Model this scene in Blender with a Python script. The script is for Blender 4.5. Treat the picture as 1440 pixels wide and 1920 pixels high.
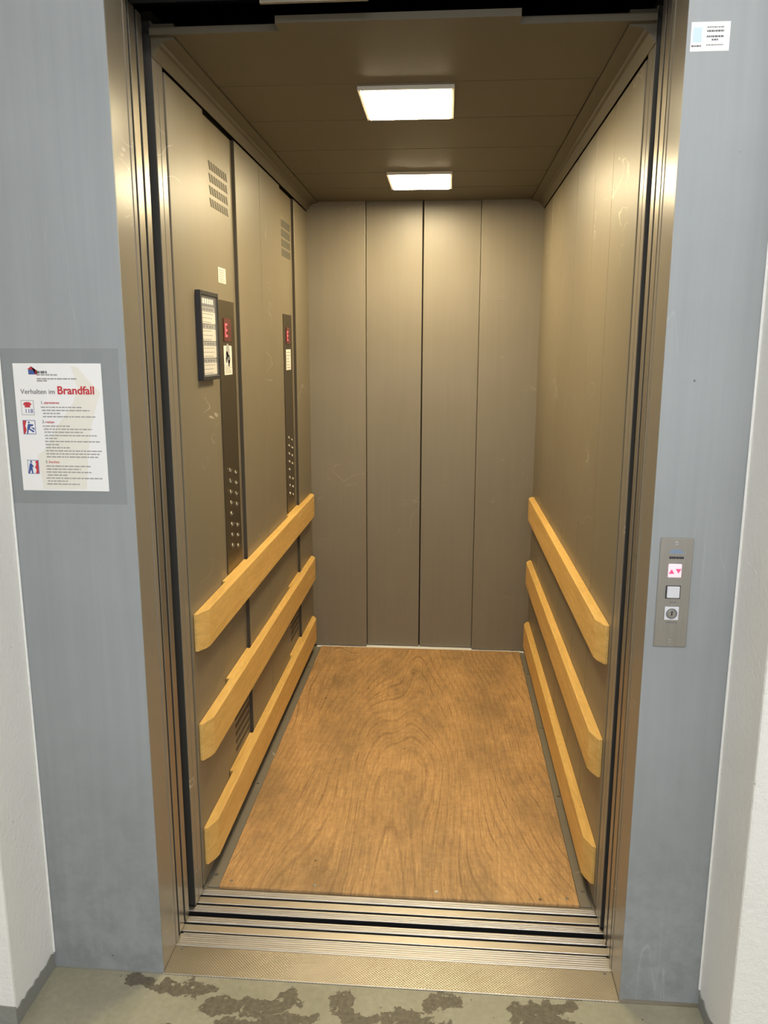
import bpy, bmesh, math, random
from mathutils import Vector, Matrix
random.seed(7)
S = bpy.context.scene
for o in list(bpy.data.objects): bpy.data.objects.remove(o, do_unlink=True)
COL = S.collection

# ------------------------------------------------------------------ camera
cam_d = bpy.data.cameras.new('camera'); cam = bpy.data.objects.new('camera', cam_d); COL.objects.link(cam)
yaw, pitch, roll = 0.0778, -0.2003, -0.0014
cam.location = (0.1261, -1.7932, 1.6360)
Rz = Matrix.Rotation(yaw, 3, 'Z'); Rx = Matrix.Rotation(pitch, 3, 'X'); Ry = Matrix.Rotation(roll, 3, 'Y')
B = Matrix(((1, 0, 0), (0, 0, -1), (0, 1, 0)))
cam.rotation_euler = (Rz @ Rx @ Ry @ B).to_euler()
cam_d.sensor_fit = 'VERTICAL'; cam_d.sensor_height = 36.0
cam_d.lens = 1490.68 / 1920 * 36.0
cam_d.clip_start = 0.02
S.camera = cam

# ------------------------------------------------------------------ world and exposure
W = bpy.data.worlds.new('World'); S.world = W; W.use_nodes = True
bg = W.node_tree.nodes['Background']; bg.inputs[0].default_value = (0.97, 0.985, 1.0, 1); bg.inputs[1].default_value = 1.0
S.view_settings.view_transform = 'Standard'; S.view_settings.look = 'None'
S.view_settings.exposure = 0.0; S.view_settings.gamma = 1.0; S.view_settings.use_curve_mapping = False
CAR_LIGHT = 95.0          # strength of the two ceiling panels in the car
CAR_TINT = (1.0, 0.83, 0.52)
HALL_LIGHT = 36.0         # strength of the hall's ceiling tubes
HALL_TINT = (0.97, 0.985, 1.0)

# ------------------------------------------------------------------ materials
def new_mat(name):
    m = bpy.data.materials.new(name); m.use_nodes = True
    nt = m.node_tree; b = nt.nodes['Principled BSDF']
    return m, nt, b
def N(nt, t, **kw):
    n = nt.nodes.new(t)
    for k, v in kw.items():
        if k in n.inputs.keys(): n.inputs[k].default_value = v
        else: setattr(n, k, v)
    return n
def coords(nt, scale=(1, 1, 1), obj=True):
    g = N(nt, 'ShaderNodeNewGeometry') if not obj else N(nt, 'ShaderNodeTexCoord')
    mp = N(nt, 'ShaderNodeMapping'); mp.inputs['Scale'].default_value = scale
    nt.links.new(g.outputs['Position' if not obj else 'Object'], mp.inputs['Vector'])
    return mp.outputs['Vector']
def noise(nt, vec, scale, detail=3, rough=0.55, dist=0.0):
    n = N(nt, 'ShaderNodeTexNoise'); n.inputs['Scale'].default_value = scale; n.inputs['Detail'].default_value = detail
    n.inputs['Roughness'].default_value = rough; n.inputs['Distortion'].default_value = dist
    nt.links.new(vec, n.inputs['Vector']); return n.outputs['Fac']
def ramp(nt, fac, stops, interp='LINEAR'):
    r = N(nt, 'ShaderNodeValToRGB'); r.color_ramp.interpolation = interp
    els = r.color_ramp.elements
    while len(els) < len(stops): els.new(0.5)
    for e, (p, c) in zip(els, stops):
        e.position = p; e.color = tuple(c) + ((1,) if len(c) == 3 else ())
    nt.links.new(fac, r.inputs['Fac']); return r.outputs['Color']
def mix(nt, fac, a, b, mode='MIX'):
    n = N(nt, 'ShaderNodeMix', data_type='RGBA', blend_type=mode)
    for s, v in ((n.inputs['Factor'], fac), (n.inputs[6], a), (n.inputs[7], b)):
        if isinstance(v, (int, float)): s.default_value = v
        elif isinstance(v, tuple): s.default_value = v + ((1,) if len(v) == 3 else ())
        else: nt.links.new(v, s)
    return n.outputs[2]
def math_(nt, op, a, b=None, clamp=False):
    n = N(nt, 'ShaderNodeMath', operation=op, use_clamp=clamp)
    for i, v in enumerate((a, b)):
        if v is None: continue
        if isinstance(v, (int, float)): n.inputs[i].default_value = v
        else: nt.links.new(v, n.inputs[i])
    return n.outputs[0]
def bump(nt, b, h, strength, dist=0.01):
    n = N(nt, 'ShaderNodeBump'); n.inputs['Strength'].default_value = strength; n.inputs['Distance'].default_value = dist
    nt.links.new(h, n.inputs['Height']); nt.links.new(n.outputs[0], b.inputs['Normal'])
def g3(v): return (v, v, v)
def rgb(r, g, b_):          # sRGB 0-255 to linear
    f = lambda c: ((c / 255 + 0.055) / 1.055) ** 2.4 if c > 10 else c / 255 / 12.92
    return (f(r), f(g), f(b_))

def flat(name, col, rough=0.5, metal=0.0, spec=0.5):
    m, nt, b = new_mat(name); b.inputs['Base Color'].default_value = tuple(col) + (1,)
    b.inputs['Roughness'].default_value = rough; b.inputs['Metallic'].default_value = metal
    b.inputs['Specular IOR Level'].default_value = spec
    v = coords(nt); nz = noise(nt, v, 60, 3)
    rr = N(nt, 'ShaderNodeMapRange'); rr.inputs[3].default_value = max(rough - .05, 0.02); rr.inputs[4].default_value = min(rough + .07, 1)
    nt.links.new(nz, rr.inputs[0]); nt.links.new(rr.outputs[0], b.inputs['Roughness'])
    return m
def paint(name, col, rough=0.42, scuff=(0.75, 0.68, 0.55), scuff_amt=0.5, streak=0.06, metal=0.0):
    m, nt, b = new_mat(name)
    p = coords(nt, obj=False)
    n1 = noise(nt, p, 2.3, 4)
    mp = N(nt, 'ShaderNodeMapping'); mp.inputs['Scale'].default_value = (30, 30, 1.2); nt.links.new(p, mp.inputs['Vector'])
    n2 = noise(nt, mp.outputs[0], 1.5, 3)
    c = ramp(nt, n1, [(0.3, tuple(x * 0.96 for x in col)), (0.7, tuple(min(x * 1.04, 1) for x in col))])
    c = mix(nt, 1.0, c, ramp(nt, n2, [(0.3, g3(1 - streak)), (0.7, g3(1.0))]), 'MULTIPLY')
    # scuffs: thin curved scratches where a distorted noise crosses a level
    mp2 = N(nt, 'ShaderNodeMapping'); mp2.inputs['Scale'].default_value = (4, 4, 9); nt.links.new(p, mp2.inputs['Vector'])
    n3 = noise(nt, mp2.outputs[0], 1.0, 2, 0.5, 0.6)
    n4 = noise(nt, p, 3.1, 2)
    line = ramp(nt, n3, [(0.49, g3(0)), (0.497, g3(1)), (0.504, g3(0))])
    gate = ramp(nt, n4, [(0.60, g3(0)), (0.66, g3(1))])
    sc = mix(nt, 1.0, line, gate, 'MULTIPLY')
    sc = mix(nt, 1.0, sc, g3(scuff_amt), 'MULTIPLY')
    c = mix(nt, sc, c, scuff)
    nt.links.new(c, b.inputs['Base Color'])
    b.inputs['Roughness'].default_value = rough; b.inputs['Metallic'].default_value = metal
    bump(nt, b, noise(nt, p, 350, 2), 0.06, 0.002)
    return m

CAR_COL = (0.190, 0.159, 0.107)
M = {}
M['car'] = paint('car_paint', CAR_COL, 0.42)
M['car_door'] = paint('rear_door_paint', (0.203, 0.176, 0.131), 0.40, scuff_amt=.12)
M['ceil'] = paint('car_ceiling_paint', (0.104, 0.084, 0.050), 0.5, scuff_amt=0)
M['jamb'] = paint('jamb_steel', (0.205, 0.174, 0.126), 0.30, scuff_amt=0.6, streak=.03)
M['edge'] = paint('door_edge_steel', (0.30, 0.265, 0.205), 0.30, scuff_amt=0.3, streak=.03, metal=0.7)
M['edge_shade'] = flat('shaded_door_side', (0.03, 0.027, 0.022), 0.6)  # door bodies painted near-black as shade in the slots between panels
M['dark'] = flat('cavity_shade', (0.012, 0.012, 0.013), 0.9, 0, 0.1)  # near-black, paints shade into gaps and the void overhead
M['shaft'] = flat('shaft_concrete', (0.02, 0.02, 0.021), 0.95, 0, 0.05)
M['gapdark'] = flat('shadow_gap_backing', (0.035, 0.03, 0.022), 0.8, 0, 0.2)  # near-black backing, shade painted into the panel seams
M['gap_shade_strip'] = flat('brown_gap_shade', (0.060, 0.050, 0.036), 0.7, 0, 0.3)
M['black'] = flat('black_plastic', (0.02, 0.02, 0.022), 0.4)
M['ink'] = flat('grey_ink', (0.16, 0.16, 0.17), 0.8, 0, 0.2)
M['ink_soft'] = flat('soft_grey_ink', (0.33, 0.32, 0.31), 0.8, 0, 0.2)
M['ink_red'] = flat('red_ink', (0.50, 0.05, 0.06), 0.8, 0, 0.2)
M['ink_blue'] = flat('blue_ink', (0.06, 0.10, 0.28), 0.8, 0, 0.2)
M['pale_blue'] = flat('pale_blue_ink', (0.55, 0.68, 0.74), 0.8, 0, 0.2)
M['cream'] = flat('cream_ink', (0.72, 0.68, 0.54), 0.8, 0, 0.2)
M['paper'] = flat('white_paper', (0.78, 0.77, 0.76), 0.55)
M['paper_warm'] = flat('warm_white_card', (0.72, 0.68, 0.60), 0.55)
M['caulk'] = flat('white_caulk', (0.80, 0.80, 0.77), 0.6)
M['screw'] = flat('screw_steel', (0.55, 0.54, 0.52), 0.3, 1.0)
M['white_plastic'] = flat('white_plastic', (0.62, 0.62, 0.66), 0.35)
M['lampframe'] = flat('lamp_frame_white', (0.75, 0.70, 0.60), 0.4)
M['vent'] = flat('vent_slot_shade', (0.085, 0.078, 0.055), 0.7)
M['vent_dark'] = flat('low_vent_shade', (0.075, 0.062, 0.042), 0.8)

def steel(name, col, rough, brush=(1, 60, 60), amt=0.12):
    m, nt, b = new_mat(name); v = coords(nt, brush, obj=False)
    n = noise(nt, v, 6, 4, 0.6)
    c = ramp(nt, n, [(0.25, tuple(x * (1 - amt) for x in col)), (0.75, tuple(min(1, x * (1 + amt)) for x in col))])
    nt.links.new(c, b.inputs['Base Color']); b.inputs['Metallic'].default_value = 1.0
    r = N(nt, 'ShaderNodeMapRange'); r.inputs[3].default_value = rough - .06; r.inputs[4].default_value = rough + .1
    nt.links.new(n, r.inputs[0]); nt.links.new(r.outputs[0], b.inputs['Roughness'])
    bump(nt, b, n, 0.12, 0.002)
    return m
M['alu'] = steel('sill_aluminium', (0.55, 0.51, 0.45), 0.42, (1.5, 120, 60), 0.2)
M['plate'] = steel('brushed_plate', (0.40, 0.375, 0.34), 0.38, (90, 90, 1.5), 0.08)
M['cop'] = steel('operating_panel_plate', (0.19, 0.16, 0.115), 0.34, (90, 90, 1.5), 0.08)

def tread():
    m, nt, b = new_mat('dotted_tread_plate'); p = coords(nt, obj=False)
    mp = N(nt, 'ShaderNodeMapping'); mp.inputs['Rotation'].default_value = (0, 0, math.radians(45)); mp.inputs['Scale'].default_value = (170, 170, 170)
    nt.links.new(p, mp.inputs['Vector'])
    vo = N(nt, 'ShaderNodeTexVoronoi'); vo.inputs['Randomness'].default_value = 0.0; vo.inputs['Scale'].default_value = 1.0
    nt.links.new(mp.outputs[0], vo.inputs['Vector'])
    h = ramp(nt, vo.outputs['Distance'], [(0.2, g3(1)), (0.5, g3(0))])
    big = noise(nt, p, 5, 4)
    c = ramp(nt, big, [(0.3, (0.43, 0.40, 0.345)), (0.7, (0.53, 0.495, 0.43))])
    c = mix(nt, 1.0, c, ramp(nt, vo.outputs['Distance'], [(0.25, g3(1)), (0.55, g3(0.72))]), 'MULTIPLY')
    nt.links.new(c, b.inputs['Base Color']); b.inputs['Metallic'].default_value = 1.0; b.inputs['Roughness'].default_value = 0.31
    bump(nt, b, h, 0.26, 0.002)
    return m
M['tread'] = tread()

def facade():
    m, nt, b = new_mat('grey_facade_paint'); p = coords(nt, obj=False)
    col = (0.288, 0.307, 0.314)
    n1 = noise(nt, p, 1.7, 5)
    c = ramp(nt, n1, [(0.3, tuple(x * 0.92 for x in col)), (0.7, tuple(x * 1.07 for x in col))])
    mp = N(nt, 'ShaderNodeMapping'); mp.inputs['Scale'].default_value = (45, 45, 1.4); nt.links.new(p, mp.inputs['Vector'])
    n2 = noise(nt, mp.outputs[0], 1.0, 3)
    c = mix(nt, 1.0, c, ramp(nt, n2, [(0.3, g3(0.94)), (0.75, g3(1.03))]), 'MULTIPLY')
    # grime low on the panels: worn, mottled marks
    sx = N(nt, 'ShaderNodeSeparateXYZ'); nt.links.new(p, sx.inputs[0])
    zz = N(nt, 'ShaderNodeMapRange'); zz.inputs[1].default_value = 0.75; zz.inputs[2].default_value = 0.05; nt.links.new(sx.outputs[2], zz.inputs[0])
    n3 = noise(nt, p, 14, 6, 0.7)
    d = math_(nt, 'MULTIPLY', ramp(nt, n3, [(0.42, g3(0)), (0.62, g3(1))]), zz.outputs[0])
    d = math_(nt, 'MULTIPLY', d, 0.42)
    c = mix(nt, d, c, (0.15, 0.155, 0.15))
    # small chips, light and dark
    vo = N(nt, 'ShaderNodeTexVoronoi'); vo.inputs['Scale'].default_value = 16; nt.links.new(p, vo.inputs['Vector'])
    gate = noise(nt, p, 3.3, 2)
    chip = math_(nt, 'MULTIPLY', ramp(nt, vo.outputs['Distance'], [(0.02, g3(1)), (0.055, g3(0))]), ramp(nt, gate, [(0.58, g3(0)), (0.6, g3(1))]))
    c = mix(nt, chip, c, (0.10, 0.10, 0.10))
    mp3 = N(nt, 'ShaderNodeMapping'); mp3.inputs['Scale'].default_value = (14, 14, 1.3); nt.links.new(p, mp3.inputs['Vector'])
    n5 = noise(nt, mp3.outputs[0], 1, 2, 0.5, 0.3)
    scr = math_(nt, 'MULTIPLY', ramp(nt, n5, [(0.492, g3(0)), (0.497, g3(1)), (0.502, g3(0))]), ramp(nt, noise(nt, p, 2.2, 2), [(0.55, g3(0)), (0.62, g3(0.35))]))
    c = mix(nt, scr, c, (0.50, 0.53, 0.54))
    nt.links.new(c, b.inputs['Base Color']); b.inputs['Roughness'].default_value = 0.5
    bump(nt, b, n2, 0.05, 0.004)
    return m
M['facade'] = facade()

def plaster(name, col, rough_b=0.5):
    m, nt, b = new_mat(name); p = coords(nt, obj=False)
    n1 = noise(nt, p, 3, 5); n2 = noise(nt, p, 90, 4, 0.65)
    c = ramp(nt, n1, [(0.3, tuple(x * 0.95 for x in col)), (0.7, tuple(min(1, x * 1.03) for x in col))])
    vo = N(nt, 'ShaderNodeTexVoronoi'); vo.inputs['Scale'].default_value = 26; nt.links.new(p, vo.inputs['Vector'])
    pit = math_(nt, 'MULTIPLY', ramp(nt, vo.outputs['Distance'], [(0.03, g3(1)), (0.08, g3(0))]), ramp(nt, noise(nt, p, 4.4, 2), [(0.57, g3(0)), (0.6, g3(0.6))]))
    c = mix(nt, pit, c, (0.25, 0.24, 0.22))
    nt.links.new(c, b.inputs['Base Color']); b.inputs['Roughness'].default_value = 0.75
    bump(nt, b, n2, rough_b, 0.006)
    return m
M['plaster'] = plaster('white_rough_plaster', (0.78, 0.765, 0.72))
M['plinth'] = plaster('grey_plinth_paint', (0.24, 0.24, 0.21), 0.6)

def wood(name, base, dark, light, axis=1, sheen=0.45):
    # beech board with fine fibres along one axis
    m, nt, b = new_mat(name); p = coords(nt, obj=False)
    sc = [42, 42, 42]; sc[axis] = 3.0
    mp = N(nt, 'ShaderNodeMapping'); mp.inputs['Scale'].default_value = sc; nt.links.new(p, mp.inputs['Vector'])
    f = noise(nt, mp.outputs[0], 1.0, 4, 0.6, 0.4)
    sc2 = [9, 9, 9]; sc2[axis] = 2.2
    mp2 = N(nt, 'ShaderNodeMapping'); mp2.inputs['Scale'].default_value = sc2; nt.links.new(p, mp2.inputs['Vector'])
    n = noise(nt, mp2.outputs[0], 1.0, 2)
    s = math_(nt, 'SINE', math_(nt, 'MULTIPLY', n, 95.0))
    c = ramp(nt, f, [(0.25, dark), (0.5, base), (0.8, light)])
    c = mix(nt, 0.35, c, ramp(nt, s, [(0.0, g3(0.80)), (0.35, g3(1.0))]), 'MULTIPLY')
    vo = N(nt, 'ShaderNodeTexVoronoi'); vo.inputs['Scale'].default_value = 22; nt.links.new(p, vo.inputs['Vector'])
    spot = math_(nt, 'MULTIPLY', ramp(nt, vo.outputs['Distance'], [(0.04, g3(1)), (0.09, g3(0))]), ramp(nt, noise(nt, p, 6, 2), [(0.58, g3(0)), (0.62, g3(0.7))]))
    c = mix(nt, spot, c, (0.10, 0.055, 0.02))
    nt.links.new(c, b.inputs['Base Color']); b.inputs['Roughness'].default_value = sheen
    bump(nt, b, f, 0.08, 0.003)
    return m
M['rail'] = wood('beech_rail', (0.70, 0.43, 0.125), (0.60, 0.355, 0.095), (0.80, 0.52, 0.17))

def plywood():
    m, nt, b = new_mat('worn_plywood'); p = coords(nt, obj=False)
    mp = N(nt, 'ShaderNodeMapping'); mp.inputs['Scale'].default_value = (2.1, 0.60, 1); mp.inputs['Location'].default_value = (1.3, 4.1, 0); nt.links.new(p, mp.inputs['Vector'])
    n = noise(nt, mp.outputs[0], 1.0, 1.6, 0.4, 0.25)
    sx = N(nt, 'ShaderNodeSeparateXYZ'); nt.links.new(p, sx.inputs[0])
    dx = math_(nt, 'ADD', sx.outputs[0], 0.03)
    ax = math_(nt, 'SQRT', math_(nt, 'ADD', math_(nt, 'MULTIPLY', dx, dx), 0.004))
    ph = math_(nt, 'ADD', math_(nt, 'MULTIPLY', n, 120.0), math_(nt, 'ADD', math_(nt, 'MULTIPLY', ax, 190.0), math_(nt, 'MULTIPLY', sx.outputs[1], 26.0)))
    s = math_(nt, 'SINE', ph)
    lines = ramp(nt, s, [(0.0, g3(0.0)), (0.62, g3(0.0)), (1.0, g3(1.0))])
    wv = noise(nt, p, 26, 3, 0.6)
    ph2 = math_(nt, 'ADD', math_(nt, 'MULTIPLY', ph, 2.7), math_(nt, 'MULTIPLY', wv, 9.0))
    lines = math_(nt, 'ADD', math_(nt, 'MULTIPLY', lines, .62), math_(nt, 'MULTIPLY', ramp(nt, math_(nt, 'SINE', ph2), [(0.1, g3(0)), (1.0, g3(1))]), .42))
    brk = noise(nt, p, 7, 4, 0.6)
    lines = math_(nt, 'MULTIPLY', lines, ramp(nt, brk, [(0.36, g3(0.15)), (0.62, g3(1.0))]))
    mpf = N(nt, 'ShaderNodeMapping'); mpf.inputs['Scale'].default_value = (150, 7, 1); nt.links.new(p, mpf.inputs['Vector'])
    f = noise(nt, mpf.outputs[0], 1.0, 4, 0.7)
    c = ramp(nt, f, [(0.2, (0.33, 0.180, 0.066)), (0.5, (0.51, 0.295, 0.115)), (0.8, (0.66, 0.41, 0.17))])
    c = mix(nt, math_(nt, 'MULTIPLY', lines, 0.75), c, (0.20, 0.10, 0.035))
    mpd = N(nt, 'ShaderNodeMapping'); mpd.inputs['Scale'].default_value = (1.0, 0.45, 1); nt.links.new(p, mpd.inputs['Vector'])
    dirt = ramp(nt, noise(nt, mpd.outputs[0], 4.2, 6, 0.65), [(0.42, g3(0)), (0.72, g3(0.72))])
    c = mix(nt, dirt, c, (0.165, 0.105, 0.048))
    fine = ramp(nt, noise(nt, p, 55, 4, 0.7), [(0.35, g3(0.86)), (0.65, g3(1.08))])
    c = mix(nt, 1.0, c, fine, 'MULTIPLY')
    vo = N(nt, 'ShaderNodeTexVoronoi'); vo.inputs['Scale'].default_value = 11; nt.links.new(p, vo.inputs['Vector'])
    spot = math_(nt, 'MULTIPLY', ramp(nt, vo.outputs['Distance'], [(0.035, g3(1)), (0.07, g3(0))]), ramp(nt, noise(nt, p, 5.2, 2), [(0.5, g3(0)), (0.54, g3(0.85))]))
    c = mix(nt, spot, c, (0.03, 0.018, 0.01))
    nt.links.new(c, b.inputs['Base Color']); b.inputs['Roughness'].default_value = 0.55
    bump(nt, b, f, 0.08, 0.003)
    return m
M['ply'] = plywood()

def hall_floor():
    m, nt, b = new_mat('worn_floor_paint'); p = coords(nt, obj=False)
    n1 = noise(nt, p, 4, 5, 0.6)
    c = ramp(nt, n1, [(0.3, (0.245, 0.225, 0.155)), (0.7, (0.325, 0.300, 0.210))])
    c = mix(nt, 1.0, c, ramp(nt, noise(nt, p, 60, 4), [(0.3, g3(0.9)), (0.7, g3(1.06))]), 'MULTIPLY')
    # patches where the paint has flaked away; each is a blob on the floor with a ragged rim
    wob = N(nt, 'ShaderNodeTexNoise'); wob.inputs['Scale'].default_value = 13; wob.inputs['Detail'].default_value = 6; wob.inputs['Roughness'].default_value = 0.62
    nt.links.new(p, wob.inputs['Vector'])
    vs = N(nt, 'ShaderNodeVectorMath', operation='SUBTRACT'); nt.links.new(wob.outputs['Color'], vs.inputs[0]); vs.inputs[1].default_value = (0.5, 0.5, 0.5)
    vm = N(nt, 'ShaderNodeVectorMath', operation='SCALE'); nt.links.new(vs.outputs[0], vm.inputs[0]); vm.inputs['Scale'].default_value = 0.16
    va = N(nt, 'ShaderNodeVectorMath', operation='ADD'); nt.links.new(p, va.inputs[0]); nt.links.new(vm.outputs[0], va.inputs[1])
    blobs = [(-.665, -.030, .030, .017), (-.55, -.036, .085, .016), (-.425, -.092, .055, .024), (-.33, -.084, .055, .020), (-.262, -.068, .030, .022),
             (-.24, -.118, .070, .014), (-.115, -.064, .026, .040), (-.075, -.100, .040, .020), (0.00, -.090, .030, .018), (.065, -.092, .050, .022),
             (.15, -.050, .045, .018), (.165, -.026, .028, .010), (.37, -.065, .050, .030), (.435, -.030, .045, .020), (.40, -.095, .06, .03), (.11, -.13, .10, .02),
             (-.30, -.16, .12, .03), (.0, -.20, .2, .05), (.3, -.19, .1, .04), (-.5, -.21, .08, .04)]
    tot = None
    for (bx_, by_, rx, ry) in blobs:
        rx *= 1.3; ry *= 1.45
        mp = N(nt, 'ShaderNodeMapping'); mp.vector_type = 'POINT'
        mp.inputs['Location'].default_value = (-bx_ / rx, -by_ / ry, 0); mp.inputs['Scale'].default_value = (1 / rx, 1 / ry, 0)
        nt.links.new(va.outputs[0], mp.inputs['Vector'])
        ln = N(nt, 'ShaderNodeVectorMath', operation='LENGTH'); nt.links.new(mp.outputs[0], ln.inputs[0])
        tot = ln.outputs['Value'] if tot is None else math_(nt, 'MINIMUM', tot, ln.outputs['Value'])
    mask = ramp(nt, tot, [(0.0, g3(1)), (0.86, g3(1)), (0.93, g3(0))])
    isl = ramp(nt, noise(nt, p, 42, 3), [(0.64, g3(1)), (0.67, g3(0))])
    mask = math_(nt, 'MULTIPLY', mask, isl)
    vo = N(nt, 'ShaderNodeTexVoronoi'); vo.inputs['Scale'].default_value = 30; nt.links.new(p, vo.inputs['Vector'])
    sp = math_(nt, 'MULTIPLY', ramp(nt, vo.outputs['Distance'], [(0.05, g3(1)), (0.1, g3(0))]), ramp(nt, noise(nt, p, 6, 2), [(0.5, g3(0)), (0.55, g3(0.8))]))
    mask = math_(nt, 'MAXIMUM', mask, sp)
    bare = ramp(nt, noise(nt, p, 90, 4), [(0.3, (0.085, 0.070, 0.046)), (0.7, (0.145, 0.122, 0.083))])
    c = mix(nt, mask, c, bare)
    nt.links.new(c, b.inputs['Base Color']); b.inputs['Roughness'].default_value = 0.55
    bump(nt, b, math_(nt, 'SUBTRACT', 1.0, mask), 0.35, 0.002)
    return m
M['floor'] = hall_floor()
M['carfloor'] = paint('car_floor_sheet', (0.19, 0.165, 0.12), 0.5)

def emit(name, col, strength):
    m, nt, b = new_mat(name)
    b.inputs['Base Color'].default_value = tuple(col) + (1,)
    b.inputs['Emission Color'].default_value = tuple(col) + (1,); b.inputs['Emission Strength'].default_value = strength
    return m
M['lamp'] = emit('lit_diffuser', CAR_TINT, CAR_LIGHT)
M['tube'] = emit('lit_hall_tube', HALL_TINT, HALL_LIGHT)
M['led_red'] = emit('red_led', (1.0, 0.10, 0.13), 0.75)
M['led_pink'] = emit('pink_led_arrow', (1.0, 0.05, 0.16), 0.75)
M['led_glow'] = emit('backlit_white_lens', (0.80, 0.62, 0.68), 0.35)
M['redglass'] = flat('dark_red_glass', (0.085, 0.006, 0.008), 0.15)

def film_mat():
    m, nt, b = new_mat('clear_film')
    b.inputs['Base Color'].default_value = (0.25, 0.265, 0.26, 1); b.inputs['Roughness'].default_value = 0.35
    b.inputs['Alpha'].default_value = 0.08
    return m
M['film'] = film_mat()
def glass_mat():
    m, nt, b = new_mat('cover_glass'); b.inputs['Alpha'].default_value = 0.10; b.inputs['Roughness'].default_value = 0.1
    b.inputs['Base Color'].default_value = (0.6, 0.6, 0.6, 1)
    return m
M['glass'] = glass_mat()

# ------------------------------------------------------------------ object helpers
WP = {}
def place(o, parent, wloc):
    COL.objects.link(o); WP[o.name] = Vector(wloc)
    if parent is not None:
        o.parent = parent; o.location = Vector(wloc) - WP[parent.name]
    else: o.location = wloc
    return o
def thing(name, label, cat, loc, group=None, kind=None):
    o = bpy.data.objects.new(name, None); o.empty_display_size = 0.05
    place(o, None, loc); return tag(o, label, cat, group, kind)
def tag(o, label, cat, group=None, kind=None):
    o['label'] = label; o['category'] = cat
    if group: o['group'] = group
    if kind: o['kind'] = kind
    return o
def obj(name, bm, mat, parent=None, loc=(0, 0, 0), smooth=False, label=None):
    me = bpy.data.meshes.new(name); bmesh.ops.recalc_face_normals(bm, faces=bm.faces[:]); bm.to_mesh(me); bm.free()
    if smooth:
        for f in me.polygons: f.use_smooth = True
    me.materials.append(M[mat] if isinstance(mat, str) else mat)
    o = bpy.data.objects.new(name, me); place(o, parent, loc)
    if label: o['label'] = label
    return o
def add_box(bm, x0, x1, y0, y1, z0, z1, bev=0.0, seg=1):
    r = bmesh.ops.create_cube(bm, size=1.0); vs = r['verts']
    for v in vs:
        v.co = Vector((x0 + (v.co.x + .5) * (x1 - x0), y0 + (v.co.y + .5) * (y1 - y0), z0 + (v.co.z + .5) * (z1 - z0)))
    if bev > 0:
        es = list({e for v in vs for e in v.link_edges})
        bmesh.ops.bevel(bm, geom=es, offset=bev, segments=seg, affect='EDGES', profile=0.5)
def box(name, x0, x1, y0, y1, z0, z1, mat, parent=None, bev=0.0, seg=1, label=None):
    c = Vector(((x0 + x1) / 2, (y0 + y1) / 2, z0)); bm = bmesh.new()
    add_box(bm, x0 - c.x, x1 - c.x, y0 - c.y, y1 - c.y, 0, z1 - z0, bev, seg)
    return obj(name, bm, mat, parent, c, label=label)
def prism(name, pts, axis, a0, a1, mat, parent=None, bev=0.0, label=None, smooth=False):
    # pts: polygon in the two other axes (order x,y,z without axis)
    bm = bmesh.new(); n = len(pts)
    cen = Vector((0, 0, 0)); 
    def co(p, a):
        v = [0, 0, 0]; k = 0
        for i in range(3):
            if i == axis: v[i] = a
            else: v[i] = p[k]; k += 1
        return Vector(v)
    base = co(pts[0], a0)
    A = [bm.verts.new(co(p, a0) - base) for p in pts]; Bv = [bm.verts.new(co(p, a1) - base) for p in pts]
    bm.faces.new(A); bm.faces.new(Bv[::-1])
    for i in range(n): bm.faces.new((A[i], A[(i + 1) % n], Bv[(i + 1) % n], Bv[i]))
    if bev > 0: bmesh.ops.bevel(bm, geom=bm.edges[:], offset=bev, segments=2, affect='EDGES', profile=0.5)
    return obj(name, bm, mat, parent, base, smooth=smooth, label=label)
def disc(name, c, normal, r, h, mat, parent=None, seg=20, bev=0.0):
    # short cylinder standing on point c along the given axis normal
    bm = bmesh.new(); bmesh.ops.create_cone(bm, cap_ends=True, segments=seg, radius1=r, radius2=r * 0.92, depth=h)
    q = Vector((0, 0, 1)).rotation_difference(Vector(normal)).to_matrix().to_4x4()
    bmesh.ops.transform(bm, matrix=q @ Matrix.Translation((0, 0, h / 2)), verts=bm.verts[:])
    return obj(name, bm, mat, parent, c)
def text(name, body, size, mat, parent, loc, rot, align='LEFT', bold=0.0, depth=0.0003):
    cu = bpy.data.curves.new(name, 'FONT'); cu.body = body; cu.size = size; cu.align_x = align; cu.extrude = depth; cu.offset = bold; cu.resolution_u = 3
    tmp = bpy.data.objects.new('tmp', cu); COL.objects.link(tmp)
    me = bpy.data.meshes.new_from_object(tmp.evaluated_get(bpy.context.evaluated_depsgraph_get()))
    bpy.data.objects.remove(tmp, do_unlink=True)
    me.materials.clear(); me.materials.append(M[mat]); me.name = name
    me.transform(Matrix(rot).to_4x4())
    o = bpy.data.objects.new(name, me); place(o, parent, loc); return o
R_FRONT = Matrix(((1, 0, 0), (0, 0, -1), (0, 1, 0)))            # text facing -Y
R_LEFTW = Matrix(((0, 0, 1), (1, 0, 0), (0, 1, 0)))             # text on the left wall facing +X, reading towards +Y

# ------------------------------------------------------------------ dimensions (metres)
XL, XR = -0.605, 0.594            # clear opening of the landing door
XOL, XOR = -0.907, 0.793          # outer edges of the grey facade
WL, WR = -0.596, 0.5905           # car side walls
YB = 2.428; H = 2.371; ZW = 2.322
def st(o, label, cat): return tag(o, label, cat, kind='structure')

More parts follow.
